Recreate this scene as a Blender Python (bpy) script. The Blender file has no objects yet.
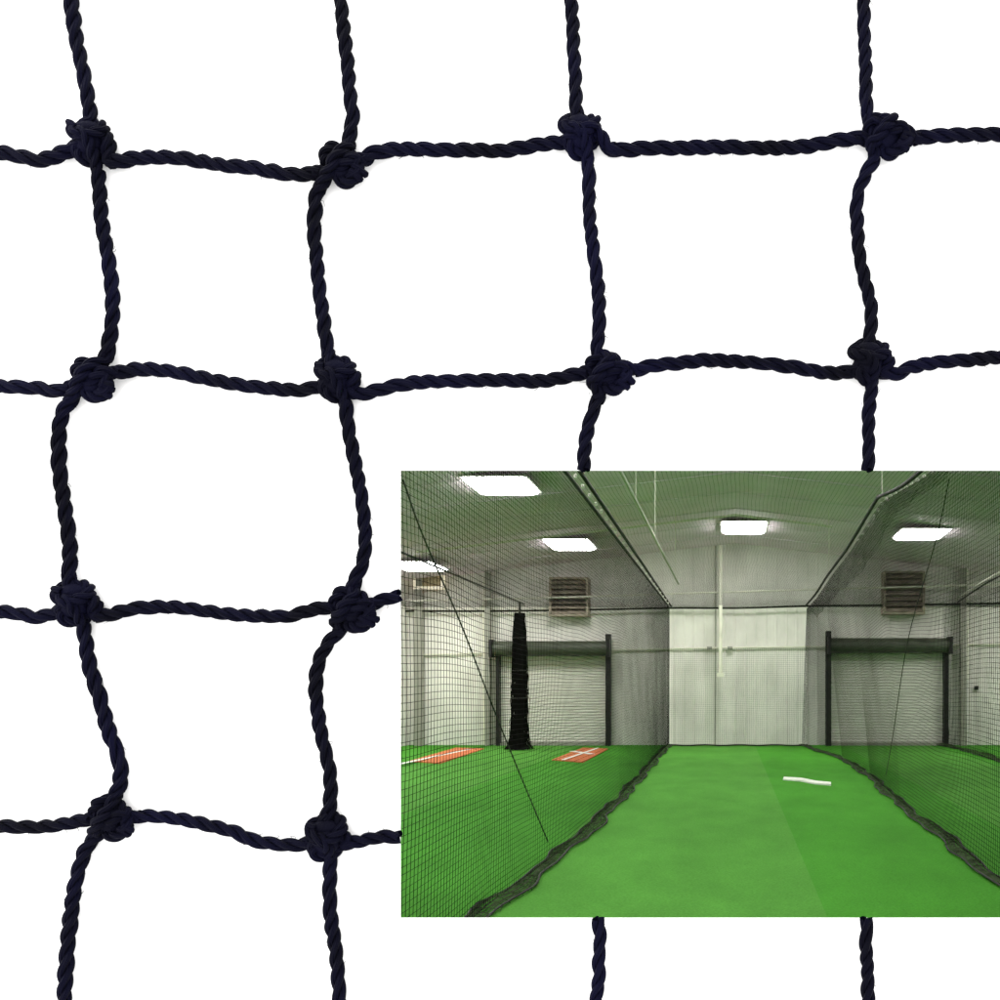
import bpy, math, random
import numpy as np
rng = np.random.default_rng(7)
random.seed(7)
scene = bpy.context.scene
COL = scene.collection

# ------------------------------------------------------------------ frame of reference
# camera at the origin looking along +Y; 1 photo pixel = 1 mm on the plane y = 1
U0, V0 = 731.0, 688.0          # vanishing point of the hall in the photograph
def P(u, v, d):
    return ((u-U0)/1000*d, d, (V0-v)/1000*d)
ZF = -0.345                    # turf level
DB = 6.05                      # back wall
def F(u, v, lift=0.0):         # point on the turf seen at (u, v)
    d = (-ZF)/(v-V0)*1000
    return ((u-U0)/1000*d, d, ZF+lift)

# ------------------------------------------------------------------ helpers
def tag(o, label=None, cat=None, group=None, kind=None):
    if label: o['label'] = label
    if cat: o['category'] = cat
    if group: o['group'] = group
    if kind: o['kind'] = kind
    return o

def empty(name, loc, label, cat, group=None):
    o = bpy.data.objects.new(name, None)
    o.location = loc
    o.empty_display_size = 0.02
    COL.objects.link(o)
    return tag(o, label, cat, group)

class MB:
    """collects geometry for one mesh"""
    def __init__(self): self.V = []; self.Fc = []; self.UV = []; self.n = 0
    def add(self, V, Fc, UV=None):
        V = np.asarray(V, float)
        self.V.append(V)
        self.Fc.append(np.asarray(Fc, int)+self.n)
        self.UV.append(np.zeros((len(V), 2)) if UV is None else UV)
        self.n += len(V)
        return self
    def box(self, x0, x1, y0, y1, z0, z1):
        V = [(x, y, z) for x in (x0, x1) for y in (y0, y1) for z in (z0, z1)]
        return self.add(V, [(0,1,3,2),(4,6,7,5),(0,4,5,1),(2,3,7,6),(0,2,6,4),(1,5,7,3)])
    def tubes(self, paths, r, sides=3, twist0=0.5):
        """paths (n, m, 3); r scalar or (n, m)"""
        A = np.asarray(paths, float)
        if A.ndim == 2: A = A[None]
        n, m, _ = A.shape
        T = np.gradient(A, axis=1)
        T /= np.linalg.norm(T, axis=2, keepdims=True)+1e-12
        ref = np.zeros_like(T)
        mean = np.abs(T.mean(axis=1))
        ax = np.argmin(mean, axis=1)
        for i in range(n): ref[i, :, ax[i]] = 1
        N = np.cross(T, ref); N /= np.linalg.norm(N, axis=2, keepdims=True)+1e-12
        B = np.cross(T, N)
        th = np.arange(sides)/sides*2*math.pi+twist0
        R = np.broadcast_to(np.asarray(r, float), (n, m))[..., None, None] if np.ndim(r) != 0 else r
        Vv = A[:, :, None, :] + R*(np.cos(th)[None, None, :, None]*N[:, :, None, :]+np.sin(th)[None, None, :, None]*B[:, :, None, :])
        idx = np.arange(n*m*sides).reshape(n, m, sides)
        nx = np.roll(idx, -1, axis=2)
        q = np.stack([idx[:, :-1], nx[:, :-1], nx[:, 1:], idx[:, 1:]], axis=-1).reshape(-1, 4)
        UVa = np.stack(np.broadcast_arrays(np.arange(m)[None, :, None]*1.0, np.arange(sides)[None, None, :]/sides*1.0, np.zeros((n, 1, 1)))[:2], -1)
        UVa = np.broadcast_to(UVa, (n, m, sides, 2)).reshape(-1, 2)
        self.add(Vv.reshape(-1, 3), q, UVa)
        if sides >= 4:
            pass
        return self
    def build(self, name, material, parent=None, smooth=False, origin=None):
        V = np.concatenate(self.V)
        if origin is not None: V = V-np.asarray(origin)
        quads = np.concatenate([f for f in self.Fc if f.shape[1] == 4]) if any(f.shape[1] == 4 for f in self.Fc) else np.zeros((0, 4), int)
        tris = np.concatenate([f for f in self.Fc if f.shape[1] == 3]) if any(f.shape[1] == 3 for f in self.Fc) else np.zeros((0, 3), int)
        me = bpy.data.meshes.new(name)
        nl = quads.size+tris.size
        me.vertices.add(len(V)); me.vertices.foreach_set('co', V.ravel())
        me.loops.add(nl)
        li = np.concatenate([quads.ravel(), tris.ravel()])
        me.loops.foreach_set('vertex_index', li)
        npoly = len(quads)+len(tris)
        me.polygons.add(npoly)
        ls = np.concatenate([np.arange(len(quads))*4, len(quads)*4+np.arange(len(tris))*3])
        me.polygons.foreach_set('loop_start', ls)
        me.polygons.foreach_set('use_smooth', np.full(npoly, smooth))
        UV = np.concatenate(self.UV)[li]
        me.update(calc_edges=True)
        lay = me.uv_layers.new(name='UVMap')
        lay.data.foreach_set('uv', UV.ravel())
        me.validate()
        me.materials.append(material)
        o = bpy.data.objects.new(name, me)
        COL.objects.link(o)
        if origin is not None and parent is None: o.location = origin
        if parent is not None:
            o.parent = parent
            if origin is None: o.location = [-c for c in parent.location]
            else: o.location = [a-b for a, b in zip(origin, parent.location)]
        return o

# ------------------------------------------------------------------ materials
def new_mat(name):
    m = bpy.data.materials.new(name); m.use_nodes = True
    return m, m.node_tree.nodes, m.node_tree.links, m.node_tree.nodes['Principled BSDF']

def mat(name, c, rough=0.6, spec=0.4, metal=0.0, var=0.0, scale=20.0, bump=0.0, bscale=120.0, c2=None, stretch=(1, 1, 1)):
    m, N, L, b = new_mat(name)
    b.inputs['Base Color'].default_value = (*c, 1)
    b.inputs['Roughness'].default_value = rough
    b.inputs['Specular IOR Level'].default_value = spec
    b.inputs['Metallic'].default_value = metal
    tc = N.new('ShaderNodeTexCoord')
    mp = N.new('ShaderNodeMapping'); mp.inputs['Scale'].default_value = stretch
    L.new(tc.outputs['Object'], mp.inputs['Vector'])
    if var > 0 or c2 is not None:
        nz = N.new('ShaderNodeTexNoise'); nz.inputs['Scale'].default_value = scale; nz.inputs['Detail'].default_value = 6
        L.new(mp.outputs['Vector'], nz.inputs['Vector'])
        mx = N.new('ShaderNodeMix'); mx.data_type = 'RGBA'
        mr = N.new('ShaderNodeMapRange'); mr.inputs['From Min'].default_value = .3; mr.inputs['From Max'].default_value = .7
        L.new(nz.outputs['Fac'], mr.inputs['Value'])
        L.new(mr.outputs['Result'], mx.inputs['Factor'])
        a = c if c2 is not None else tuple(x*(1-var) for x in c)
        d = c2 if c2 is not None else tuple(min(1, x*(1+var)) for x in c)
        mx.inputs['A'].default_value = (*a, 1); mx.inputs['B'].default_value = (*d, 1)
        L.new(mx.outputs['Result'], b.inputs['Base Color'])
    if bump > 0:
        n2 = N.new('ShaderNodeTexNoise'); n2.inputs['Scale'].default_value = bscale; n2.inputs['Detail'].default_value = 4
        L.new(mp.outputs['Vector'], n2.inputs['Vector'])
        bp = N.new('ShaderNodeBump'); bp.inputs['Strength'].default_value = bump; bp.inputs['Distance'].default_value = .002
        L.new(n2.outputs['Fac'], bp.inputs['Height'])
        L.new(bp.outputs['Normal'], b.inputs['Normal'])
    return m

def rope_mat():
    m, N, L, b = new_mat('navy_twine')
    b.inputs['Roughness'].default_value = .7
    b.inputs['Specular IOR Level'].default_value = .035
    tc = N.new('ShaderNodeTexCoord')
    nz = N.new('ShaderNodeTexNoise'); nz.inputs['Scale'].default_value = 11; nz.inputs['Detail'].default_value = 3
    L.new(tc.outputs['Object'], nz.inputs['Vector'])
    mx = N.new('ShaderNodeMix'); mx.data_type = 'RGBA'
    mr = N.new('ShaderNodeMapRange'); mr.inputs['From Min'].default_value = .35; mr.inputs['From Max'].default_value = .7
    L.new(nz.outputs['Fac'], mr.inputs['Value']); L.new(mr.outputs['Result'], mx.inputs['Factor'])
    mx.inputs['A'].default_value = (.0009, .0009, .0030, 1); mx.inputs['B'].default_value = (.0017, .0017, .0100, 1)
    # yarns lying side by side in each strand, as bump and slight tone
    sx = N.new('ShaderNodeSeparateXYZ'); L.new(tc.outputs['UV'], sx.inputs['Vector'])
    m1 = N.new('ShaderNodeMath'); m1.operation = 'MULTIPLY'; m1.inputs[1].default_value = .35; L.new(sx.outputs['X'], m1.inputs[0])
    m2 = N.new('ShaderNodeMath'); m2.operation = 'MULTIPLY_ADD'; m2.inputs[1].default_value = 2*math.pi*7
    L.new(sx.outputs['Y'], m2.inputs[0]); L.new(m1.outputs[0], m2.inputs[2])
    sn = N.new('ShaderNodeMath'); sn.operation = 'SINE'; L.new(m2.outputs[0], sn.inputs[0])
    n2 = N.new('ShaderNodeTexNoise'); n2.inputs['Scale'].default_value = 420; n2.inputs['Detail'].default_value = 2
    L.new(tc.outputs['Object'], n2.inputs['Vector'])
    ad = N.new('ShaderNodeMath'); ad.operation = 'MULTIPLY_ADD'; ad.inputs[1].default_value = 2.2
    L.new(n2.outputs['Fac'], ad.inputs[0]); L.new(sn.outputs[0], ad.inputs[2])
    bp = N.new('ShaderNodeBump'); bp.inputs['Strength'].default_value = .8; bp.inputs['Distance'].default_value = .0007
    L.new(ad.outputs[0], bp.inputs['Height']); L.new(bp.outputs['Normal'], b.inputs['Normal'])
    L.new(mx.outputs['Result'], b.inputs['Base Color'])
    b.inputs['Sheen Weight'].default_value = .004
    b.inputs['Sheen Tint'].default_value = (.5, .5, 1, 1)
    return m

def emit_mat(name, c, s):
    m, N, L, b = new_mat(name)
    b.inputs['Base Color'].default_value = (.8, .8, .8, 1)
    b.inputs['Emission Color'].default_value = (*c, 1)
    b.inputs['Emission Strength'].default_value = s
    return m

def turf_mat():
    m, N, L, b = new_mat('green_turf')
    b.inputs['Roughness'].default_value = .85
    b.inputs['Specular IOR Level'].default_value = .05
    tc = N.new('ShaderNodeTexCoord')
    sx = N.new('ShaderNodeSeparateXYZ'); L.new(tc.outputs['Object'], sx.inputs['Vector'])
    # rolls of turf laid side by side along the hall, each roll its own dye lot
    ad = N.new('ShaderNodeMath'); ad.operation = 'ADD'; ad.inputs[1].default_value = -.145+8*.52
    L.new(sx.outputs['X'], ad.inputs[0])
    dv = N.new('ShaderNodeMath'); dv.operation = 'DIVIDE'; dv.inputs[1].default_value = .52; L.new(ad.outputs[0], dv.inputs[0])
    fl = N.new('ShaderNodeMath'); fl.operation = 'FLOOR'; L.new(dv.outputs[0], fl.inputs[0])
    md = N.new('ShaderNodeMath'); md.operation = 'MODULO'; md.inputs[1].default_value = 2; L.new(fl.outputs[0], md.inputs[0])
    mx = N.new('ShaderNodeMix'); mx.data_type = 'RGBA'; L.new(md.outputs[0], mx.inputs['Factor'])
    mx.inputs['A'].default_value = (.061, .258, .026, 1)     # stronger green roll
    mx.inputs['B'].default_value = (.082, .272, .040, 1)     # slightly faded roll
    nz = N.new('ShaderNodeTexNoise'); nz.inputs['Scale'].default_value = 3.2; nz.inputs['Detail'].default_value = 8; nz.inputs['Roughness'].default_value = .65
    mp = N.new('ShaderNodeMapping'); mp.inputs['Scale'].default_value = (2.2, 1, 1); L.new(tc.outputs['Object'], mp.inputs['Vector']); L.new(mp.outputs['Vector'], nz.inputs['Vector'])
    mr = N.new('ShaderNodeMapRange'); mr.inputs['From Min'].default_value = .3; mr.inputs['From Max'].default_value = .7
    mr.inputs['To Min'].default_value = .84; mr.inputs['To Max'].default_value = 1.1
    L.new(nz.outputs['Fac'], mr.inputs['Value'])
    n3 = N.new('ShaderNodeTexNoise'); n3.inputs['Scale'].default_value = 240; n3.inputs['Detail'].default_value = 3
    L.new(tc.outputs['Object'], n3.inputs['Vector'])
    m3 = N.new('ShaderNodeMapRange'); m3.inputs['From Min'].default_value = .25; m3.inputs['From Max'].default_value = .75
    m3.inputs['To Min'].default_value = .8; m3.inputs['To Max'].default_value = 1.2
    L.new(n3.outputs['Fac'], m3.inputs['Value'])
    mu = N.new('ShaderNodeMath'); mu.operation = 'MULTIPLY'; L.new(mr.outputs['Result'], mu.inputs[0]); L.new(m3.outputs['Result'], mu.inputs[1])
    vm = N.new('ShaderNodeVectorMath'); vm.operation = 'SCALE'; L.new(mx.outputs['Result'], vm.inputs[0]); L.new(mu.outputs[0], vm.inputs['Scale'])
    L.new(vm.outputs['Vector'], b.inputs['Base Color'])
    bp = N.new('ShaderNodeBump'); bp.inputs['Strength'].default_value = .4; bp.inputs['Distance'].default_value = .003
    L.new(n3.outputs['Fac'], bp.inputs['Height']); L.new(bp.outputs['Normal'], b.inputs['Normal'])
    return m

M = dict(
    twine=rope_mat(),
    board=mat('white_board', (.86, .86, .86), .6, .2, var=.01, scale=4),
    turf=turf_mat(),
    wall=mat('wall_liner', (.79, .77, .73), .6, .2, var=.13, scale=4.5, stretch=(1.6, 1, .9)),
    roof=mat('roof_liner', (.92, .78, .90), .7, .2, var=.08, scale=3.5),
    purlin=mat('purlin_liner', (.80, .71, .78), .6, .2, var=.06, scale=8),
    net=mat('black_netting', (.006, .006, .0055), .85, .05),
    fold=mat('gathered_netting', (.045, .072, .030), .8, .15, var=.5, scale=40),
    cable=mat('dark_cable', (.012, .013, .010), .6, .3, var=.3, scale=30),
    steel=mat('bright_steel', (.85, .84, .76), .35, .6, var=.1, scale=60),
    pale=mat('pale_pipe_paint', (.78, .77, .66), .5, .4, var=.06, scale=18),
    grey=mat('grey_column_paint', (.30, .30, .26), .5, .35, var=.12, scale=12),
    black=mat('black_guide_paint', (.012, .012, .012), .5, .3, var=.3, scale=30),
    drum=mat('drum_paint', (.055, .065, .045), .5, .35, var=.2, scale=16),
    curtain=mat('door_slat_paint', (.66, .65, .60), .45, .4, var=.06, scale=9, stretch=(.5, 1, 3)),
    brown=mat('brown_louvre_paint', (.36, .31, .25), .6, .3, var=.3, scale=18),
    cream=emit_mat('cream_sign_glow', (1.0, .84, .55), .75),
    signb=mat('sign_panel_brown', (.40, .32, .20), .6, .3, var=.5, scale=45),
    clay=mat('clay_mat_rubber', (.55, .16, .065), .85, .15, var=.22, scale=38, bump=.3),
    line=mat('white_line_paint', (.82, .82, .78), .7, .2, var=.06, scale=50),
    dark=mat('dark_plastic', (.03, .03, .03), .5, .3, var=.2, scale=50),
    housing=mat('lamp_housing_paint', (.7, .7, .68), .5, .4, var=.03, scale=20),
    lamp=emit_mat('lamp_diffuser_glow', (1.0, .985, .94), 33.0),
)

# ------------------------------------------------------------------ the white board the net lies on
YB0, YB1 = 1.0095, 1.0110
HX0, HX1 = P(400.3, 0, YB0)[0], P(1004, 0, YB0)[0]
HZ1, HZ0 = P(0, 470.4, YB0)[2], P(0, 918.0, YB0)[2]
mb = MB()
xs = [-2.6, HX0, HX1, 2.6]; zs = [-2.2, HZ0, HZ1, 2.4]
vid = {}
V = []
for j, y in enumerate((YB0, YB1)):
    for a in range(4):
        for b in range(4):
            vid[j, a, b] = len(V); V.append((xs[a], y, zs[b]))
Fq = []
for a in range(3):
    for b in range(3):
        if (a, b) == (1, 1): continue
        Fq.append((vid[0,a,b], vid[0,a+1,b], vid[0,a+1,b+1], vid[0,a,b+1]))
        Fq.append((vid[1,a,b], vid[1,a,b+1], vid[1,a+1,b+1], vid[1,a+1,b]))
ring = [(1,1),(2,1),(2,2),(1,2)]
for k in range(4):
    p, q = ring[k], ring[(k+1) % 4]
    Fq.append((vid[0,*p], vid[1,*p], vid[1,*q], vid[0,*q]))
mb.add(V, Fq)
o = mb.build('backdrop', M['board'])
tag(o, 'plain white board behind the black knotted net, with a rectangular opening', None, None, 'structure')

# ------------------------------------------------------------------ the knotted net
S = .001
def cat(pts, n_per=8):
    pts = np.asarray(pts, float)
    if pts.shape[1] == 2: pts = np.c_[pts, np.zeros(len(pts))]
    if len(pts) < 3:
        return np.linspace(pts[0], pts[-1], 12)
    p = np.vstack([2*pts[0]-pts[1], pts, 2*pts[-1]-pts[-2]])
    out = []
    for i in range(1, len(p)-2):
        t = np.linspace(0, 1, n_per, endpoint=False)[:, None]
        a, b, c, d = p[i-1], p[i], p[i+1], p[i+2]
        out.append(.5*((2*b)+(-a+c)*t+(2*a-5*b+4*c-d)*t**2+(-a+3*b-3*c+d)*t**3))
    out.append(p[-2][None])
    return np.vstack(out)
def resample(p, step):
    s = np.r_[0, np.cumsum(np.linalg.norm(np.diff(p, axis=0), axis=1))]
    n = max(4, int(s[-1]/step)+1)
    q = np.linspace(0, s[-1], n)
    return np.stack([np.interp(q, s, p[:, k]) for k in range(3)], 1), q

def rope(mbx, pts, R=7.2, lay=54.0, phase=None, step=2.2, sides=9, seed=0):
    """pts in photo pixels (u, v, height towards the viewer): three strands laid right-handed"""
    p = cat(pts)
    p, s = resample(p, step)
    w = np.array([(p[:, 0]-U0)*S, np.ones(len(p))-p[:, 2]*S, (V0-p[:, 1])*S]).T
    T = np.gradient(w, axis=0); T /= np.linalg.norm(T, axis=1, keepdims=True)
    N = np.zeros_like(T)
    n = np.cross(T[0], (0, 1, 0)); n /= np.linalg.norm(n)
    for i in range(len(T)):
        n = n-T[i]*n.dot(T[i]); n /= np.linalg.norm(n); N[i] = n
    B = np.cross(T, N)
    if phase is None: phase = rng.uniform(0, 6.28)
    r1 = np.random.default_rng(seed+int(abs(p[0, 0])*7+abs(p[0, 1])*3))
    # lay length and thickness wander a little along the cord
    wob = np.interp(s, np.arange(0, s[-1]+60, 30), r1.normal(0, .28, len(np.arange(0, s[-1]+60, 30))))
    rad = R*(1+np.interp(s, np.arange(0, s[-1]+30, 14), r1.normal(0, .03, len(np.arange(0, s[-1]+30, 14)))))
    a, c = .475*S, .535*S
    for k in range(3):
        th = phase+k*2*math.pi/3+2*math.pi*s/lay+wob
        ctr = w+(c*rad)[:, None]*(np.cos(th)[:, None]*N+np.sin(th)[:, None]*B)
        mbx.tubes(ctr, (a*rad)[None, :], sides)
    return mbx

def yarn(mbx, pts, r):
    p, s = resample(cat(pts), 1.2)
    w = np.array([(p[:, 0]-U0)*S, 1-p[:, 2]*S, (V0-p[:, 1])*S]).T
    rr = r*S*np.ones(len(w)); rr[-1] *= .35; rr[0] *= .8
    mbx.tubes(w, rr[None, :], 7)

def fuzz(mbx, pts):
    p, s = resample(cat(pts), 2.0)
    fr = np.random.default_rng(int(abs(p[0, 0])*11+abs(p[-1, 1])*5))
    for _ in range(int(s[-1]/26)):
        i = fr.integers(1, len(p)-2)
        t = p[i+1]-p[i-1]; t = t/np.linalg.norm(t); nrm = np.array([-t[1], t[0], 0])*fr.choice([-1, 1])
        a = p[i]+nrm*6.0+np.array([0, 0, 1.5])
        L_ = fr.uniform(2.5, 6)
        q = np.array([a, a+nrm*L_*.45+t*fr.normal(0, 1.5), a+nrm*L_*.8+t*fr.normal(0, 3.5)])
        w = np.array([(q[:, 0]-U0)*S, 1-q[:, 2]*S, (V0-q[:, 1])*S]).T
        mbx.tubes(w, fr.uniform(.16, .3)*S, 4)

net = empty('knotted_net', P(500, 500, 1.0), 'black knotted netting of thick twisted cord lying on the white board', 'net')

K = {  # knot centre, type
    'K00': (90, 143, 'A'), 'K01': (343, 168, 'B'), 'K02': (580, 137, 'A'), 'K03': (886, 138, 'B'),
    'K10': (94, 382, 'B'), 'K11': (336, 381, 'A'), 'K12': (609, 374, 'B'), 'K13': (868, 363, 'A'),
    'K20': (75, 604, 'A'), 'K21': (354, 610, 'B'), 'K30': (113, 819, 'B'), 'K31': (327, 839, 'A')}
term = {}
cords = [
    # columns
    (None, 'K00t', [(48,-130),(62,-55),(71,0),(76,37),(84,75),(89,105),(92,122)]),
    ('K00b', 'K10t', [(98,171),(100,196),(101,214),(103.5,232),(107,250),(110,270),(112,288),(112.7,304),(112,322),(109,344),(105,361)]),
    ('K10b', 'K20t', [(73,397),(63,412),(59,432),(59,456),(60,476),(63.6,500),(68,530),(70,550),(69.6,566),(69,582)]),
    ('K20b', 'K30t', [(83,625),(86,642),(88,658),(92,674),(98,692),(103,710),(109,732),(117,752),(120.5,767),(120,783),(115,797)]),
    ('K30b', None, [(100,832),(87,847),(79.5,867),(74,890),(71,915),(68,940),(66,967),(64,1000),(60,1070),(58,1150)]),
    (None, 'K01t', [(336,-130),(339,-60),(341,0),(346,50),(348,66),(349,84),(351,102),(353,118),(350,133),(349,146)]),
    ('K01b', 'K11t', [(323,184),(316,194),(315.7,205.5),(314.5,219),(314,234),(316,249),(317,265),(318.7,282),(320.5,299),(323.5,317),(325,334),(328,348),(329,358)]),
    ('K11b', 'K21t', [(345,401),(347,416),(349,432),(353,452),(357,472),(360,488),(362,500),(365,530),(365,546),(363,562),(357,576),(352,590)]),
    ('K21b', 'K31t', [(342,628),(329,642),(320,658),(316,678),(316,696),(318,714),(320.5,731),(325,750),(329.5,770),(330.5,787),(330,803),(326,820)]),
    ('K31b', None, [(330,856),(330,872),(329.5,895),(331,920),(335,945),(337.5,970),(339.5,1000),(345,1070),(348,1150)]),
    (None, 'K02t', [(562,-130),(568,-60),(571,0),(573,25),(573.5,50),(575,68),(575.6,86),(576,102),(577,116)]),
    ('K02b', 'K12t', [(588,158),(589,178),(589,198),(589.6,218),(592,238),(593.5,252),(597,278),(599,300),(599,316),(599,332),(597,346),(599,357)]),
    ('K12b', None, [(600,394),(594,408),(589,424),(585.6,440),(584,456),(583.7,470.3)]),
    (None, 'K03t', [(856,-130),(861,-60),(864,0),(864,25),(865,50),(866,70),(866,90),(867,110),(870,124)]),
    ('K03b', 'K13t', [(875,158),(867,172),(860,188),(856.6,206),(857.6,226),(859,250),(863,272),(867,288),(870.5,303),(871.6,316),(870.5,332),(869,344)]),
    ('K13b', None, [(872,381),(871,394),(869,410),(868.5,428),(869,448),(868,470.3)]),
    (None, None, [(597.3,918.1),(600,937),(598.5,960),(599,978),(596,1000),(592,1070),(590,1150)]),
    (None, None, [(867,918.1),(866,946),(867.5,969),(868,1000),(870,1070),(873,1150)]),
    # rows
    (None, 'K00l', [(-130,146),(-60,149),(0,152.5),(20,156),(40,160),(60,154),(76,147)]),
    ('K00r', 'K01l', [(109,162),(125,160),(142,157.5),(175,157.5),(200,161),(230,166),(250,167),(270,171),(290,174),(310,174),(321,172)]),
    ('K01r', 'K02l', [(364,160),(374,153),(390,150),(410,149),(450,150),(480,150),(500,151),(520,148),(544,144),(566,142)]),
    ('K02r', 'K03l', [(609,149),(624,150),(650,148),(680,148),(720,147),(760,148),(800,147),(820,144),(840,140),(862,138)]),
    ('K03r', None, [(914,138.5),(936,136),(960,135),(1000,134.5),(1060,135),(1130,138)]),
    (None, 'K10l', [(-130,384),(-60,385),(0,386),(20,387),(40,388),(56,391),(71,387)]),
    ('K10r', 'K11l', [(116,373),(140,369),(170,371),(200,377),(225,382),(250,386),(270,388),(300,390),(321,386)]),
    ('K11r', 'K12l', [(350,391),(361,394),(374,391),(394,386),(420,382),(450,381),(500,380),(540,381),(564,377),(586,372)]),
    ('K12r', 'K13l', [(635,370),(656,365),(680,363),(704,360),(720,360.5),(760,363),(800,368),(820,372),(840,373),(852,371)]),
    ('K13r', None, [(881,372),(896,374),(912,367),(940,362),(970,360),(1000,357),(1060,352),(1130,350)]),
    (None, 'K20l', [(-130,606),(-60,609),(0,611.6),(16,613),(36,617),(50,614),(60,611)]),
    ('K20r', 'K21l', [(95,616),(112,614),(130,609),(150,607),(174,607),(200,610),(225,613.5),(250,615.6),(266,616),(290,616),(310,610),(332,607)]),
    ('K21r', None, [(373,604),(385,599),(394,597),(399.8,596)]),
    (None, 'K30l', [(-130,822),(-60,824),(0,826),(25,827),(50,826),(70,822.5),(91,819)]),
    ('K30r', 'K31l', [(134,817),(150,816),(180,819),(212,826),(235,832),(252,840),(275,844),(295,845),(312,842)]),
    ('K31r', None, [(344,844),(360,841),(380,837),(399.8,837)]),
]
for a, b, pts in cords:
    for end in (0, -1):          # the net carries on well past the edges of the view
        e_, n_ = np.array(pts[end], float), np.array(pts[1 if end == 0 else -2], float)
        if not (-100 < e_[0] < 1100 and -100 < e_[1] < 1100):
            d_ = (e_-n_)/np.linalg.norm(e_-n_)
            more = [tuple(e_+d_*L_+np.array([d_[1], d_[0]])*6*math.sin(L_/90)) for L_ in (110, 220, 330, 440, 550)]
            pts = (more[::-1]+list(pts)) if end == 0 else (list(pts)+more)
    if a: term[a] = (np.array(pts[0], float), np.array(pts[1], float))
    if b: term[b] = (np.array(pts[-1], float), np.array(pts[-2], float))
    m_ = MB()
    rope(m_, pts)
    fuzz(m_, pts)
    m_.build('cord', M['twine'], net, smooth=True)

def lump(m_, cx, cy, rx, ry, rz, z0):
    n, k = 14, 10
    th = np.linspace(0, 2*math.pi, n, endpoint=False); ph = np.linspace(-math.pi/2, math.pi/2, k)
    g = np.array([[(cx+rx*math.cos(p)*math.cos(t), cy+ry*math.cos(p)*math.sin(t), z0+rz*math.sin(p)) for t in th] for p in ph])
    w = np.stack([(g[..., 0]-U0)*S, 1-g[..., 2]*S, (V0-g[..., 1])*S], -1)
    idx = np.arange(n*k).reshape(k, n); nx = np.roll(idx, -1, 1)
    q = np.stack([idx[:-1], nx[:-1], nx[1:], idx[1:]], -1).reshape(-1, 4)
    m_.add(w.reshape(-1, 3), q)

for name, (cx, cy, ty) in K.items():
    kr = np.random.default_rng(hash(name) % 1000 if False else sum(ord(c)*(i+3) for i, c in enumerate(name)))
    m_ = MB()
    def loc(pts, j=.8):
        pts = np.array(pts, float); pts[:, :2] *= 1.06
        pts[:, :2] += kr.normal(0, j, (len(pts), 2)); pts[:, 2] += kr.normal(0, .6, len(pts))
        return [(cx+x, cy-y, z) for x, y, z in pts]
    def ends(k):
        e, nx_ = term[name+k]
        d = nx_-e; d /= np.linalg.norm(d)
        return [(*(e+d*7), 0), (*e, .5)]
    if ty == 'A':
        Pp = ends('t')+loc([(-3,12,3),(-6,1,5),(-10,-9,4),(-5,-16,2),(4,-14,-2),(10,-5,-4),(15,2,-1),(20,1,3)])+ends('r')[::-1]
        Qp = ends('l')+loc([(-8,-3,6),(1,0,11),(10,4,10),(15,8,6),(14.5,14,1),(7,18,-3),(-6,18,-3),(-13,14,0),(-14,8,5),(-8,4,10),(-1,3,13),(5,-5,10)])+ends('b')[::-1]
        stubs = [[(-8,11,9),(-12,12.5,8),(-16.5,14.5,6)], [(-9,7,9),(-13,8,8),(-16.5,9,6)]]
    else:
        Pp = ends('t')+loc([(4,12,9),(-2,4,12),(-9,-4,10),(-15,-10,5)])+ends('b')[::-1]
        Qp = ends('l')+loc([(-13,-2,-3),(-17,8,0),(-11,16,3),(-1,17,-1),(9,10,1),(16,2,6),(16,-8,7),(8,-15,5),(-2,-14,3),(-4,-6,4),(4,-1,9),(12,4,9)])+ends('r')[::-1]
        stubs = [[(13,-4,11),(19,-7.5,9),(24.5,-10,6)], [(10,-8,11),(16,-12,9),(20,-15,6)], [(14,-1,11),(20,-3.5,9),(24,-5.5,6)]]
    rope(m_, Pp, R=7.0, lay=38, step=1.6, seed=3)
    rope(m_, Qp, R=(6.2 if ty == 'A' else 6.8), lay=34, step=1.4, seed=5)
    if ty == 'A': lump(m_, cx, cy-11, 14, 9, 8, 3)
    lump(m_, cx, cy, 15, 15.5, 10.5, 2)
    for st in stubs[:(3 if ty == 'B' and kr.random() < .5 else 2)]:
        yarn(m_, loc(st, 1.0), 3.6)
    m_.build('knot', M['twine'], net, smooth=True)

# ------------------------------------------------------------------ the hall: turf, walls, roof
XW0, XW1 = -1.95, 2.02
XR_, ZR_ = .024, .877
SL = .117
def roof_z(x): return ZR_-SL*abs(x-XR_)
fl = MB(); fl.add([(XW0-.03, YB1+.0005, ZF), (XW1+.03, YB1+.0005, ZF), (XW1+.03, DB+.03, ZF), (XW0-.03, DB+.03, ZF)], [(0, 1, 2, 3)])
tag(fl.build('turf_floor', M['turf']), 'bright green artificial turf covering the hall floor', None, None, 'structure')

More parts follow.
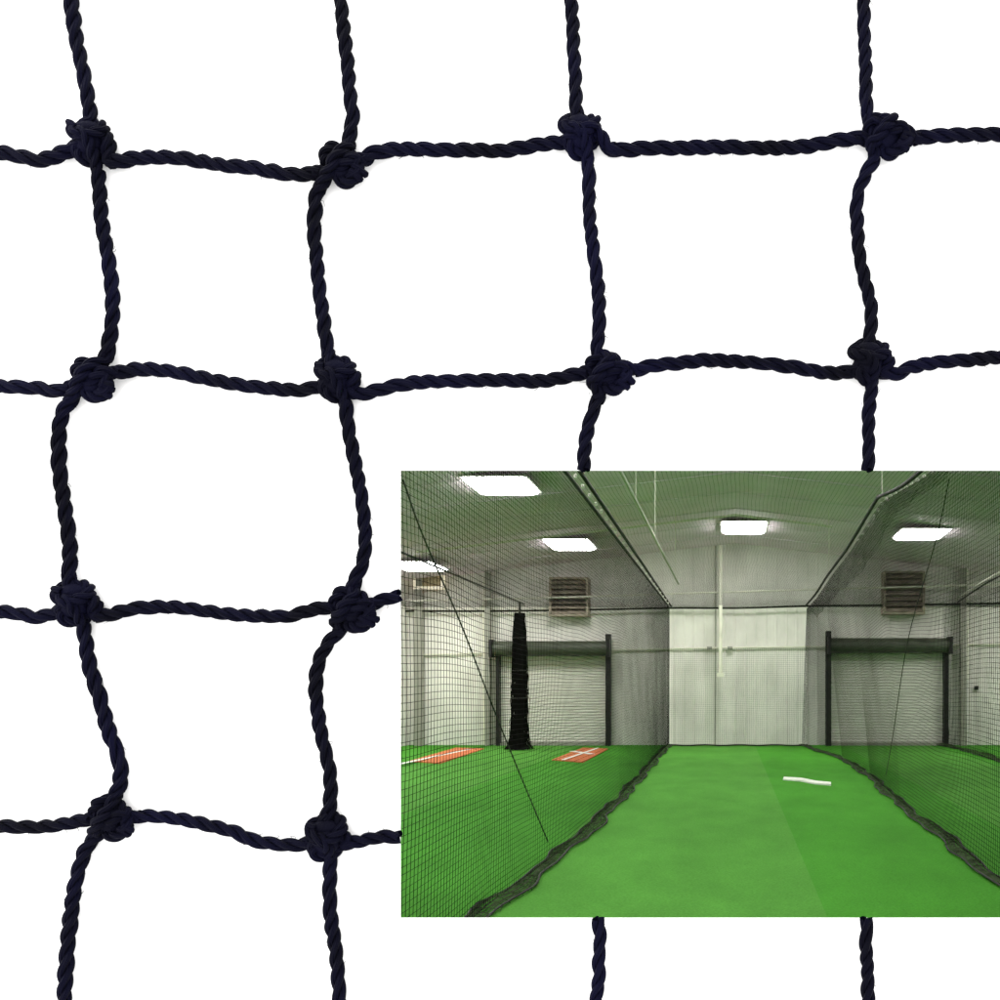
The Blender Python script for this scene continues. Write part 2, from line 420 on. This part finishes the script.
def ribbed_wall(name, p0, p1, zlo, top, label, rib=.062, out=(0, -1)):
    """sheet-metal liner with shallow upright ribs; p0 -> p1 in plan"""
    p0 = np.array(p0); p1 = np.array(p1); Ln = np.linalg.norm(p1-p0); t = (p1-p0)/Ln
    prof = []; s = 0
    while s < Ln-rib:
        prof += [(s, 0), (s+rib*.72, 0), (s+rib*.79, .0028), (s+rib*.93, .0028)]; s += rib
    prof += [(Ln, 0)]
    o_ = np.array(out, float)
    V = []
    for s_, h in prof:
        q = p0+t*s_+o_*h
        V.append((q[0], q[1], zlo)); V.append((q[0], q[1], top(q[0])))
    n = len(prof)
    m_ = MB(); m_.add(V, [(2*i, 2*i+2, 2*i+3, 2*i+1) for i in range(n-1)])
    # back face so the wall has a real thickness
    q0, q1 = p0-o_*.02, p1-o_*.02
    m_.add([(q0[0], q0[1], zlo), (q1[0], q1[1], zlo), (q1[0], q1[1], top(q1[0])), (q0[0], q0[1], top(q0[0]))], [(0, 3, 2, 1)])
    return tag(m_.build(name, M['wall']), label, 'wall')
ribbed_wall('back_wall', (XW0, DB), (XW1, DB), ZF-.01, lambda x: roof_z(x)+.012, 'pale ribbed metal back wall behind the two roll-up doors')
ribbed_wall('side_wall', (XW0, YB1+.001), (XW0, DB), ZF-.01, lambda x: roof_z(x)+.012, 'pale ribbed side wall seen as a narrow strip beside the cream sign', out=(1, 0))
w_ = ribbed_wall('side_wall', (XW1, DB), (XW1, YB1+.001), ZF-.01, lambda x: roof_z(x)+.012, 'pale ribbed side wall beyond the right hand lane', out=(-1, 0))

rf = MB()
for xa, xb in ((XW0-.03, XR_), (XR_, XW1+.03)):
    za, zb = roof_z(xa), roof_z(xb)
    for dz, flip in ((0, 0), (.02, 1)):
        q = [(xa, YB1+.001, za+dz), (xb, YB1+.001, zb+dz), (xb, DB+.03, zb+dz), (xa, DB+.03, za+dz)]
        rf.add(q, [(0, 3, 2, 1)] if not flip else [(0, 1, 2, 3)])
roof = rf.build('ceiling', M['roof'])
tag(roof, 'pale sloping underside of the hall roof', None, None, 'structure')
for y in np.arange(2.0, 6.0, .41):
    for xa, xb in ((XW0, XR_-.001), (XR_+.001, XW1)):
        za, zb = roof_z(xa)-.001, roof_z(xb)-.001
        m_ = MB()
        V = [(x, yy, z+dz) for x, z in ((xa, za), (xb, zb)) for yy in (y-.008, y+.008) for dz in (-.0035, 0)]
        m_.add(V, [(0,1,3,2),(4,6,7,5),(0,4,5,1),(2,3,7,6),(0,2,6,4),(1,5,7,3)])
        m_.build('purlin', M['purlin'], roof)

# ------------------------------------------------------------------ ceiling lamps
LAMPS = [(-.852, 3.72, .29, 'bright white ceiling lamp, largest one and nearest the top edge of the view'),
         (-.845, 5.25, .35, 'bright white ceiling lamp over the bundled black net'),
         (.068, 5.30, .36, 'bright rounded ceiling lamp in the middle above the pale downpipe'),
         (.926, 4.87, .30, 'bright slanted ceiling lamp at right, above the right hand brown vent'),
         (-1.684, 5.38, .35, 'bright ceiling lamp at far left directly above the cream sign')]
HID = [(.07, 3.40, .30), (.94, 2.95, .30), (-.875, 2.2, .33), (-.02, 1.75, .33), (-1.70, 3.84, .33), (1.76, 5.25, .36)]  # unseen lamps continuing the rows, added to light the turf and right wall
def lamp(x, y, ly, label):
    z = roof_z(x)-.0175
    e = empty('ceiling_lamp', (x, y, z), label, 'lamp', 'ceiling lamps of the hall')
    w = .112
    h = MB(); h.box(x-w*1.03-.008, x+w*1.03+.008, y-ly/2*1.02-.008, y+ly/2*1.02+.008, z+.0037, roof_z(x)-SL*w*1.1-.0005)
    ox, oy, fz = w*1.03, ly/2*1.02, z-.003
    h.box(x-ox-.008, x-ox, y-oy-.008, y+oy+.008, fz, z+.0035); h.box(x+ox, x+ox+.008, y-oy-.008, y+oy+.008, fz, z+.0035)
    h.box(x-ox, x+ox, y-oy-.008, y-oy, fz, z+.0035); h.box(x-ox, x+ox, y+oy, y+oy+.008, fz, z+.0035)
    h.build('housing', M['housing'], e)
    # prismatic diffuser: octagonal pan, edges glow too
    c = .18
    ringpts = [(-1+c, -1), (1-c, -1), (1, -1+c*.8), (1, 1-c*.8), (1-c, 1), (-1+c, 1), (-1, 1-c*.8), (-1, -1+c*.8)]
    V = []
    for k, zz in ((1.0, z+.003), (1.0, z-.010), (.94, z-.014)):
        V += [(x+a*w*k, y+b*ly/2*k, zz) for a, b in ringpts]
    Fq = [(r*8+i, r*8+(i+1) % 8, (r+1)*8+(i+1) % 8, (r+1)*8+i) for r in range(2) for i in range(8)]
    m_ = MB(); m_.add(V, Fq); m_.add([V[16], V[17], V[18], V[19]], [(0, 3, 2, 1)]); m_.add([V[19], V[20], V[23], V[16]], [(0, 1, 2, 3)]); m_.add([V[20], V[21], V[22], V[23]], [(0, 1, 2, 3)])
    m_.build('diffuser', M['lamp'], e)
for x, y, ly, lb in LAMPS: lamp(x, y, ly, lb)
for x, y, ly in HID: lamp(x, y, ly, 'unseen ceiling lamp added just outside the view to light the hall')

# ------------------------------------------------------------------ pipes, columns and fittings on the back wall
def line3(a, b, n=2): return np.linspace(a, b, n)
def pipe(name, pts, r, m, label, cat_, sides=8, parent=None):
    mm = MB(); mm.tubes(np.array(pts, float), r, sides)
    o_ = mm.build(name, m, parent, smooth=True)
    if parent is None: tag(o_, label, cat_)
    return o_
pipe('wall_pipe', [P(402, 601, 5.90), P(545, 598, 5.90), P(760, 591, 5.90), P(1015, 584, 5.90)], .006, M['pale'], 'pale pipe crossing in front of both brown vents high on the back wall', 'pipe')
pipe('wall_pipe', [P(412, 655, 6.03), P(600, 650, 6.03), P(712, 648, 6.03), P(1015, 644, 6.03)], .0055, M['pale'], 'pale pipe along the back wall above the netted middle panel', 'pipe')
e = empty('downpipe', P(720.5, 677, 5.86), 'pale downpipe on the back wall in the middle lane', 'pipe')
pipe('pipe_run', [P(720.5, 545.5, 5.86), P(720.5, 610, 5.86), P(720.5, 676, 5.86)], .0108, M['pale'], None, None, 12, e)
mm = MB(); mm.box(*[c for c in (P(717, 0, 5.86)[0], P(724, 0, 5.86)[0])], 5.843, 5.877, P(0, 677, 5.86)[2], P(0, 673, 5.86)[2]); mm.build('outlet', M['pale'], e)
for u in (709.5, 730):
    mm = MB(); mm.tubes(np.array([P(u-2.5, 648, 6.012), P(u+2.5, 648, 6.012)]), .0095, 10)
    mm.build('coupling', M['grey'], e)
pipe('conduit', [P(715.8, 545.5, 6.03), P(715.8, 640, 6.03), P(715, 745, 6.03)], .0036, M['grey'], 'thin grey conduit running down the back wall beside the pale downpipe', 'conduit')
# conduit clipped under the roof
y0 = 4.93
pipe('conduit', [(XW0+.4, y0, roof_z(XW0+.4)-.023), (-.3, y0, roof_z(-.3)-.023), (XR_, y0, ZR_-.023), (.5, y0+.01, roof_z(.5)-.024)], .0060, M['pale'], 'thin pale conduit fixed across the underside of the roof', 'conduit')

def column(u, d, w, vt, label, pale_w=.0):
    x, _, _ = P(u, 0, d)
    mm = MB()
    zt = roof_z(x)-.001
    mm.box(x-w/2, x+w/2, d-.05, d, ZF, zt); mm.box(x-w/2-.004, x+w/2+.004, d-.058, d-.0505, ZF, zt)
    o_ = mm.build('steel_column', M['grey']); tag(o_, label, 'column')
column(489.5, 6.03, .022, 575, 'grey steel column beside the left roll-up door')
column(421, 6.03, .038, 600, 'grey steel column standing in the far left corner')
column(961.5, 6.03, .026, 560, 'grey steel column beside the right roll-up door')
pipe('downpipe', [P(966.5, 566, 6.0), P(966.5, 620, 6.0), P(966.5, 680, 6.0)], .011, M['pale'], 'pale downpipe beside the grey column at the far right', 'pipe', 10)
pipe('downpipe', [P(484.5, 577, 6.0), P(484.5, 620, 6.0), P(484.5, 744, 6.0)], .010, M['pale'], 'pale downpipe beside the grey column left of the left roll-up door', 'pipe', 10)

def box_px(u0, v0, u1, v1, d, depth):
    a, b = P(u0, v1, d), P(u1, v0, d)
    return (a[0], b[0], d, d+depth, a[2], b[2])

def vent(u0, v0, u1, v1, label):
    d = 5.93
    c = P((u0+u1)/2, v1, d)
    e_ = empty('wall_vent', c, label, 'vent', 'brown vents high on the back wall')
    a = box_px(u0, v0, u1, v1, d, .11)
    fr = .012
    m_ = MB()
    m_.box(a[0], a[0]+fr, a[2], a[3], a[4], a[5]); m_.box(a[1]-fr, a[1], a[2], a[3], a[4], a[5])
    m_.box(a[0]+fr, a[1]-fr, a[2], a[3], a[4], a[4]+fr); m_.box(a[0]+fr, a[1]-fr, a[2], a[3], a[5]-fr, a[5])
    m_.box(a[0]+fr, a[1]-fr, a[3]-.012, a[3]-.002, a[4]+fr, a[5]-fr)
    m_.build('frame', M['brown'], e_)
    n = 7
    lv = MB()
    for i in range(n):
        z = a[4]+fr+(i+.1)*(a[5]-a[4]-2*fr)/n
        h = (a[5]-a[4]-2*fr)/n
        lv.add([(a[0]+fr, a[2]+.006, z), (a[1]-fr, a[2]+.006, z), (a[1]-fr, a[2]+.045, z+h*.9), (a[0]+fr, a[2]+.045, z+h*.9),
                (a[0]+fr, a[2]+.009, z), (a[1]-fr, a[2]+.009, z), (a[1]-fr, a[2]+.048, z+h*.9), (a[0]+fr, a[2]+.048, z+h*.9)],
               [(0,1,2,3),(4,7,6,5),(0,4,5,1),(2,6,7,3)])
    lv.build('louvre', M['brown'], e_)
vent(549, 577, 588, 616, 'brown louvred vent high on the back wall above the left roll-up door')
vent(884, 571, 925, 614, 'brown louvred vent high on the back wall above the right roll-up door')

# cream sign in the far left corner
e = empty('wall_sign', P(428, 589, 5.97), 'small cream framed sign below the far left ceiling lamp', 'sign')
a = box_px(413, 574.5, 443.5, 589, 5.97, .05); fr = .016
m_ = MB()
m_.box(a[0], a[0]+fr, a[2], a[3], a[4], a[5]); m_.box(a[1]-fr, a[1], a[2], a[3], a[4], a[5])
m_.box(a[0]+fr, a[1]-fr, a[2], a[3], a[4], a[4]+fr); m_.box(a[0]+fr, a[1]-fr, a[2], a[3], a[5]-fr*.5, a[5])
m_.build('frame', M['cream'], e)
m_ = MB(); m_.box(a[0]+fr, a[1]-fr, a[2]+.01, a[3]-.004, a[4]+fr, a[5]-fr*.5); m_.build('panel', M['signb'], e)
m_ = MB(); bx = box_px(975, 686, 978.5, 690, 6.02, .024); m_.box(*bx)
bx2 = box_px(976, 687, 977.6, 689, 6.012, .0078); m_.box(*bx2)
tag(m_.build('wall_switch', M['dark']), 'small dark switch box on the back wall at the far right', 'switch')

# ------------------------------------------------------------------ roll-up doors
def roll_door(uL, uR, vTL, vTR, wL, wR, vd0, vd1, ul, ur, label):
    d = 5.95
    e_ = empty('roll_up_door', F((uL+uR)/2, 688+345/d, 0), label, 'roll-up door', 'roll-up doors in the back wall')
    xl, xr = P(uL, 0, d)[0], P(uR, 0, d)[0]
    # slatted curtain
    zt = P(0, vd1-3, d)[2]; n = 34
    V = []
    for i in range(n*2+1):
        z = ZF+.001+(zt-ZF)*i/(n*2)
        yy = d+.055-(.006 if i % 2 else 0)
        V += [(xl, yy, z), (xr, yy, z)]
    m_ = MB(); m_.add(V, [(2*i, 2*i+1, 2*i+3, 2*i+2) for i in range(n*2)])
    m_.build('curtain', M['curtain'], e_)
    m_ = MB(); m_.box(xl+.006, xr-.006, d+.030, d+.0475, ZF+.001, ZF+.018); m_.build('bottom_bar', M['grey'], e_)
    for u, w, vt in ((uL, wL, vTL), (uR, wR, vTR)):
        x = P(u, 0, d)[0]; w_ = w*d*.001
        m_ = MB(); m_.box(x-w_/2, x+w_/2, d-.005, d+.0545, ZF+.0005, P(0, vt, d)[2])
        m_.build('guide_rail', M['black'], e_)
    # coiled drum
    c0, c1 = P(ul, (vd0+vd1)/2, d-.02), P(ur, (vd0+vd1)/2, d-.02)
    r = (vd1-vd0)/2*d*.001
    m_ = MB(); m_.tubes(np.linspace(c0, c1, 14), r, 20)
    th = np.arange(20)/20*2*math.pi
    m_.build('drum', M['drum'], e_, smooth=True)
    for c in (c0, c1):
        s = r*1.15
        m_ = MB(); m_.box(c[0]-.009, c[0]+.009, c[1]-s, c[1]+s, c[2]-s, c[2]+s); m_.build('bracket', M['black'], e_)
    return e_
roll_door(497.5, 608, 650, 634, 3.2, 5.0, 641, 656, 492, 609, 'grey roll-up door at left with the bundled black net before it')
roll_door(828.7, 946.5, 631, 650, 5.2, 4.2, 638, 653, 829, 949.5, 'grey roll-up door at right behind the right hand cage net')

# ------------------------------------------------------------------ marks lying on the turf
def slab(pts, z0, z1):
    V = [(p[0], p[1], z0) for p in pts]+[(p[0], p[1], z1) for p in pts]
    n = len(pts)
    m_ = MB(); m_.add(V, [(i, (i+1) % n, n+(i+1) % n, n+i) for i in range(n)])
    m_.add([V[n+i] for i in range(n)], [(i, i+1, n-2-i, n-1-i) for i in range(n//2-1)])
    return m_
def stripe(a, b, w, z0, z1):
    a = np.array(a[:2]); b = np.array(b[:2]); t = (b-a)/np.linalg.norm(b-a); nrm = np.array((-t[1], t[0]))*w/2
    return slab([a-nrm, b-nrm, b+nrm, a+nrm], z0, z1)
z = ZF
e = empty('batting_mat', F(580, 756), 'clay red batting mat with crossed white lines near the left roll-up door', 'mat', 'clay red mats on the turf')
slab([F(552, 760.5), F(583, 763), F(608, 749.5), F(583, 748.4)], z+.0005, z+.005).build('mat_base', M['clay'], e)
stripe(F(563, 761), F(598, 749), .016, z+.0054, z+.0066).build('white_line', M['line'], e)
stripe(F(572, 752.4), F(592, 755.5), .035, z+.0070, z+.0080).build('white_line', M['line'], e)
e = empty('batting_mat', F(448, 757), 'clay red batting mat at far left with a long white line along it', 'mat', 'clay red mats on the turf')
slab([F(409, 762), F(440, 764), F(484, 749.3), F(456, 748.4)], z+.0005, z+.005).build('mat_base', M['clay'], e)
stripe(F(392, 767), F(470, 750), .024, z+.0054, z+.0068).build('white_line', M['line'], e)
o = slab([F(783, 780.3), F(800,781.6), F(815,784.6), F(831, 785.9), F(831, 783.6), F(816,782.2), F(801,779.2), F(784, 778.2)], z+.0005, z+.006).build('pitching_plate', M['line'])
tag(o, 'short white pitching plate lying on the open green lane', 'pitching plate')

# ------------------------------------------------------------------ netting
def wav(a, b, seed, amp, wl):
    """smooth two-way ripple"""
    r = np.random.default_rng(seed); out = 0
    for k in range(5):
        th = r.uniform(0, 2*math.pi); f = 2*math.pi/(wl*r.uniform(.6, 1.8))
        out = out+np.sin(f*(a*math.cos(th)+b*math.sin(th))+r.uniform(0, 6.28))*r.uniform(.4, 1)
    return out*amp/2.2
NR = .00055
def net_sheet(fn, s0, s1, ds, t0, t1, dt, r=NR, sub_s=.05, sub_t=.05):
    """fn(s, t) -> xyz arrays; cords along s and along t"""
    m_ = MB()
    tt = np.arange(t0, t1+1e-6, dt); ss = np.linspace(s0, s1, max(3, int((s1-s0)/sub_s)))
    A, B = np.meshgrid(tt, ss, indexing='ij')
    m_.tubes(np.stack(fn(B, A), -1), r, 3)
    ss2 = np.arange(s0, s1+1e-6, ds); t2 = np.linspace(t0, t1, max(3, int((t1-t0)/sub_t)))
    A, B = np.meshgrid(ss2, t2, indexing='ij')
    m_.tubes(np.stack(fn(A, B), -1), r, 3)
    return m_
def interp_path(pts):
    pts = np.array(sorted([tuple(p)[:2] for p in pts], key=lambda p: p[1]), float)
    return lambda y: np.interp(y, pts[:, 1], pts[:, 0])
ZT = .49
LB = interp_path([(-.372, 1.0), F(490, 910), F(535, 876), F(570, 848), F(590, 830), F(620, 800), F(640, 778), F(658, 757), (-.372, 6.02)])
RBp = [(.452, 1.0), F(1000, 885), F(945, 840), F(900, 805), F(870, 777), F(842, 759), (.45, 5.7), (.425, 6.02)]
RB = interp_path(RBp)
def ctop(pts):
    pts = np.array(sorted(pts, key=lambda p: p[0]), float)
    return lambda y: np.interp(y, pts[:, 0], pts[:, 1])
LT = lambda y: ZT+0*y
RT = ctop([(1.0, .50), (2.34, .507), (3.05, .576), (3.8, .535), (4.65, .516), (5.3, .492), (6.05, .488)])

def cage_net(xtop, bottom, top, seed, y0, y1, label, hooks, cord_pts, sgn, bundle_r=.016, fold=False, nr=.00041):
    e_ = empty('cage_net', (xtop, 3.0, ZF), label, 'net', 'divider nets of the batting cages')
    def fn(y, t):       # t 0 = floor, 1 = top cable
        xb = bottom(y)
        k = np.clip(1.35-.24*y, .12, 1)*np.sin(np.clip(t, 0, 1)*math.pi)   # tauter towards the end wall
        x = xtop*t+xb*(1-t)+wav(y, t*.84, seed, .006, 1.1)*k+wav(y, t*.84, seed+1, .0015, .3)*k
        zt = top(y)
        zz = (ZF+.012)*(1-t)+(zt-.012)*t+wav(y, t*.84, seed+2, .004, .5)*np.sin(t*math.pi)
        yy = y+wav(y, t*.84, seed+3, .006, .6)*np.sin(t*math.pi)
        return x, yy, zz
    net_sheet(fn, y0, y1, .0138, 0, 1, .0090/.83, r=nr).build('netting', M['net'], e_)
    # gathered slack lying on the turf
    m_ = MB(); r0 = np.random.default_rng(seed+9)
    yy = np.linspace(y0, y1, 150)
    paths = []
    width = bundle_r*(1+.16*np.sin(yy*6.3+seed)+.12*np.sin(yy*15+2)+.08*np.sin(yy*37))
    cx = bottom(yy)+.006*np.sin(yy*9+seed)+.004*np.sin(yy*23)
    for k in range(22):
        a, rr = r0.uniform(0, math.pi), math.sqrt(r0.uniform(.05, 1))
        off = np.interp(yy, np.linspace(y0, y1, 60), r0.normal(0, .16, 60))
        px = cx+width*(rr*math.cos(a)+off)*1.0
        pz = ZF+.003+np.abs(width*.5*(rr*math.sin(a)+off*.5))
        paths.append(np.stack([px, yy, pz], -1))
    m_.tubes(np.array(paths), .0007, 3)
    # cross cords of the gathered netting
    ring = []
    for yv in np.arange(y0+.01, y1-.01, .020):
        w_ = np.interp(yv, yy, width); c_ = np.interp(yv, yy, cx)
        th = np.linspace(-.1, math.pi+.1, 9)
        jit = r0.normal(0, .12, 9)
        ring.append(np.stack([c_+w_*(np.cos(th)*(1+jit)), yv+r0.normal(0, .01)+r0.normal(0, .008, 9), np.maximum(ZF+.002, ZF+.003+w_*.5*np.sin(th)*(1+jit))], -1))
    m_.tubes(np.array(ring), .0007, 3)
    m_.build('gathered_hem', M['fold'], e_)
    for sg in (-1, 1):   # hem cords on both sides of the slack
        px = cx+sg*width*1.02
        mm_ = MB(); mm_.tubes(np.stack([px, yy, np.full_like(yy, ZF+.006)], -1), .0021, 6)
        mm_.build('hem_cord', M['cable'], e_, smooth=True)
    # snap hooks on the cable
    for yv in hooks:
        zv = float(top(np.array(yv))); x = xtop
        mm_ = MB(); th = np.linspace(0, 2*math.pi, 11)
        loop = np.stack([x+.012+.0028*np.cos(th), np.full(11, yv), zv-.003+.005*np.sin(th)], -1)
        mm_.tubes(loop, .0020, 5)
        mm_.build('snap_hook', M['steel'], e_, smooth=True)
    if cord_pts:
        pts = [np.array(p, float) for p in cord_pts]
        mm_ = MB(); mm_.tubes(cat(pts, 10), .0012, 5); mm_.build('lacing_cord', M['cable'], e_, smooth=True)
    if fold:
        def f2(y, t):
            zt = top(y)
            hh = (.055+.015*np.sin(y*2.1))*np.clip(y/3.4-.25, .3, 1)
            return xtop+.008+.055*t*np.clip((y-1)/3, .4, 1)+wav(y, t, seed+7, .006, .4)*t, y+0*t, zt-.008-hh*t
        net_sheet(f2, y0, y1, .016, 0, 1, .14, r=.0004).build('net_fold', M['net'], e_)
    return e_

def plane_pt(u, v, x):
    d = x/(u-U0)*1000
    return (x, d, (V0-v)/1000*d)
XL, XR = -.370, .455
cage_net(XL, LB, LT, 11, 1.03, 6.02, 'black cage net hanging left of the open green lane', list(np.r_[np.arange(2.3, 3.6, .115), np.arange(3.6, 5.9, .21)]),
         [plane_pt(403, 480, XL+.004), plane_pt(423, 536, XL+.004), plane_pt(460, 622, XL+.004), plane_pt(487, 692, XL+.006), plane_pt(512, 755, XL+.008), plane_pt(548, 842, XL+.01)], 1)
cage_net(XR, RB, RT, 31, 1.03, 6.02, 'black cage net hanging right of the open green lane', list(np.r_[np.arange(2.25, 3.3, .085), np.arange(3.3, 5.9, .12)]),
         [plane_pt(949, 480, XR), plane_pt(936, 540, XR), plane_pt(908, 640, XR), plane_pt(893, 735, XR+.02), plane_pt(886, 775, XR+.05)], -1, .0155, True, .00047)
# outer divider of the right hand lane, drawn back near the end wall
XO = 1.275
cage_net(XO, lambda y: XO+.01*np.sin(y*5)+0*y, ctop([(4.0, .497), (6.05, .487)]), 51, 4.2, 6.0, 'black cage net beyond the right hand lane', [], None, -1, .024)

# back net behind the open lane
def bfn(x, t):
    zt = P(0, 648, 5.93)[2]
    return x+wav(x, t, 71, .004, .3)*np.sin(t*math.pi), 5.93+wav(x, t, 72, .012, .5)*np.sin(t*math.pi), (ZF+.004)*(1-t)+zt*t+wav(x, t, 73, .004, .3)*np.sin(t*math.pi)
e = empty('backstop_net', (.04, 5.93, ZF), 'fine black net covering the pale wall at the end of the open lane', 'net')
net_sheet(bfn, XL+.005, XR-.005, .0125, 0, 1, .0125/.59, r=.00042).build('netting', M['net'], e)
mm = MB(); xx = np.linspace(XL, XR, 20); mm.tubes(np.stack([xx, 5.93+0*xx, ZF+.006+.002*np.sin(xx*30)], -1), .005, 6); mm.build('hem_cord', M['cable'], e, smooth=True)

# net roof over the lanes
def rfn(y, x):
    edge = np.where(x < XL, 0, 1)
    sag = .003*np.abs(np.sin((x-XL)/(XR-XL)*math.pi))
    return x+wav(x, y, 81, .006, .5), y, ZT-.003-sag+wav(x, y, 82, .0008, .9)
e = empty('roof_net', (0, 4.0, ZT), 'thin black net stretched overhead above the lanes', 'net')
net_sheet(rfn, 2.1, 6.0, .012, XW0+.01, XW1-.01, .0105, r=.00030, sub_s=.10, sub_t=.08).build('netting', M['net'], e)

# cables that carry the nets
def cable(pts, r, label, m=None, n=40):
    p = cat([np.array(q, float) for q in pts], 10)
    mm_ = MB(); mm_.tubes(p, r, 7)
    tag(mm_.build('support_cable', m or M['cable'], smooth=True), label, 'cable', 'cables carrying the cage nets')
ys = np.linspace(1.03, 6.03, 12)
cable([(XL-.006, y, ZT+.002) for y in ys], .0045, 'dark cable with snap hooks above the left cage net')
cable([(XL+.024*(1-(y-1)/5.2)+.008, y, ZT+.003) for y in ys], .0052, 'thicker dark cable running close beside the hooked cable at left')
cable([(XR-.008, y, float(RT(np.array(y)))+.004) for y in (1.03, 2.34, 3.0, 3.05, 3.1, 3.8, 4.4, 4.65, 4.8, 5.3, 6.03)], .0058, 'dark sagging cable above the right cage net, lifted by hangers')
cable([P(402, 611, 5.99), P(500, 611, 5.99), P(600, 609.5, 5.99), P(670, 608, 5.99), P(740, 608, 5.99), P(808, 606, 5.99), P(900, 605, 5.99), P(1015, 603, 5.99)], .0062, 'long dark cable stretched across the whole back wall')
cable([(-1.19, 3.3, .492), (-1.19, 4.2, .488), (-1.19, 5.0, .486), (-1.18, 5.7, .478)], .0045, 'dark cable slanting down towards the top of the bundled net at left')
cable([P(1010, 571, 4.25), P(985, 584, 4.9), P(958, 602, 5.9)], .0045, 'dark cable above the far right cage net')
cable([P(1010, 567, 4.25), P(985, 580.5, 4.9), P(955, 600, 5.9)], .0042, 'pale cable above the far right cage net', M['pale'])

# hangers that lift the right hand cable
for u, v in ((882, 499), (829, 577)):
    y = XR/(u-U0)*1000
    zz = float(RT(np.array(y)))
    pipe('hanger_wire', [(XR, y, zz), (XR, y, (zz+roof_z(XR))/2), (XR, y, roof_z(XR)-.001)], .0016, M['pale'],
         'thin pale wire holding up the right hand cable, nearer one' if u > 850 else 'thin pale wire holding up the right hand cable, farther one', 'wire', 5)

# pale pipe hung below the roof over the open lane
def hp(u, v):
    x = -.26
    d = x/(u-U0)*1000
    return (x, d, (V0-v)/1000*d)
e = empty('hanging_pipe', hp(650, 527), 'thin pale pipe hung on wires below the roof over the open lane', 'pipe')
pts = [hp(612, 456), hp(620, 471), hp(645, 519), hp(662, 552), hp(678.5, 584)]
pipe('pipe_run', pts, .0045, M['pale'], None, None, 8, e)
for u, v in ((636, 502), (655, 538), (675.5, 578)):
    q = hp(u, v); y = q[1]
    pipe('hanger_wire', [q, (q[0]+.0, y, (q[2]+roof_z(q[0]))/2), (q[0]+.0, y, roof_z(q[0])-.001)], .0016, M['pale'], None, None, 5, e)

# bundled divider net standing before the left door
d = 5.56
e = empty('bundled_net', F(520, 750), 'tall black bundled net hanging like a column before the left roll-up door', 'net')
m_ = MB(); r0 = np.random.default_rng(5)
zz = np.linspace(ZF+.004, P(0, 613, d)[2], 40)
tt = (zz-zz[0])/(zz[-1]-zz[0])
cxv = np.interp(tt, [0, .5, 1], [P(519.5, 0, d)[0], P(520, 0, d)[0], P(519.8, 0, d)[0]])
wv = np.interp(tt, [0, .03, .1, .5, .9, 1], [.080, .062, .050, .046, .035, .028])
paths = []
for k in range(190):
    a, rr = r0.uniform(0, 2*math.pi), math.sqrt(r0.uniform(0, 1))
    off = np.interp(tt, np.linspace(0, 1, 12), r0.normal(0, .07, 12))
    paths.append(np.stack([cxv+wv*(rr*math.cos(a)+off), d+wv*rr*math.sin(a), zz], -1))
m_.tubes(np.array(paths), .0015, 3)
core = np.stack([cxv, d+0*zz, zz], -1); m_.tubes(core, (wv*.5)[None, :], 14)
m_.build('gathered_netting', M['net'], e)
for tz in (.38, .58, .82):
    m_ = MB(); c_ = np.interp(tz, tt, cxv); w_ = np.interp(tz, tt, wv); th = np.linspace(0, 2*math.pi, 20)
    m_.tubes(np.stack([c_+w_*1.02*np.cos(th), d+w_*1.02*np.sin(th), zz[0]+tz*(zz[-1]-zz[0])+.003*np.sin(th)], -1), .003, 5)
    m_.build('tie', M['cable'], e, smooth=True)
m_ = MB(); m_.tubes(np.array([(cxv[-1], d, zz[-1]-.01), (cxv[-1], d, (zz[-1]+ZT)/2), (cxv[-1], d, .478)]), .006, 6); m_.build('top_rope', M['cable'], e)

# ------------------------------------------------------------------ studio light on the board, world, camera
w = bpy.data.worlds.new('World'); scene.world = w; w.use_nodes = True
bg = w.node_tree.nodes['Background']; bg.inputs['Color'].default_value = (1, .995, .985, 1); bg.inputs['Strength'].default_value = 2.9
def area(name, loc, target, sx, sy, power):
    l = bpy.data.lights.new(name, 'AREA'); l.shape = 'RECTANGLE'; l.size = sx; l.size_y = sy; l.energy = power
    o_ = bpy.data.objects.new(name, l); COL.objects.link(o_); o_.location = loc
    from mathutils import Vector
    o_.rotation_euler = (Vector(target)-Vector(loc)).to_track_quat('-Z', 'Y').to_euler()
area('softbox_lamp', (-.9, .15, 2.3), (-.25, 1.0, .2), 1.6, .7, 26)
area('softbox_lamp', (-2.6, .2, .5), (-.25, 1.0, .2), .7, 1.6, 18)

cam = bpy.data.cameras.new('camera'); co = bpy.data.objects.new('camera', cam); COL.objects.link(co)
co.location = (0, 0, 0); co.rotation_euler = (math.pi/2, 0, 0)
cam.sensor_width = 36; cam.lens = 36; cam.sensor_fit = 'HORIZONTAL'
cam.shift_x = (500-U0)/1000; cam.shift_y = (V0-500)/1000
cam.clip_start = .01; cam.clip_end = 100
scene.camera = co

scene.render.engine = 'CYCLES'
scene.cycles.use_denoising = True
scene.cycles.max_bounces = 10; scene.cycles.diffuse_bounces = 6
scene.cycles.use_adaptive_sampling = False
vs = scene.view_settings
vs.view_transform = 'Standard'; vs.look = 'None'; vs.exposure = 0; vs.gamma = 1; vs.use_curve_mapping = False
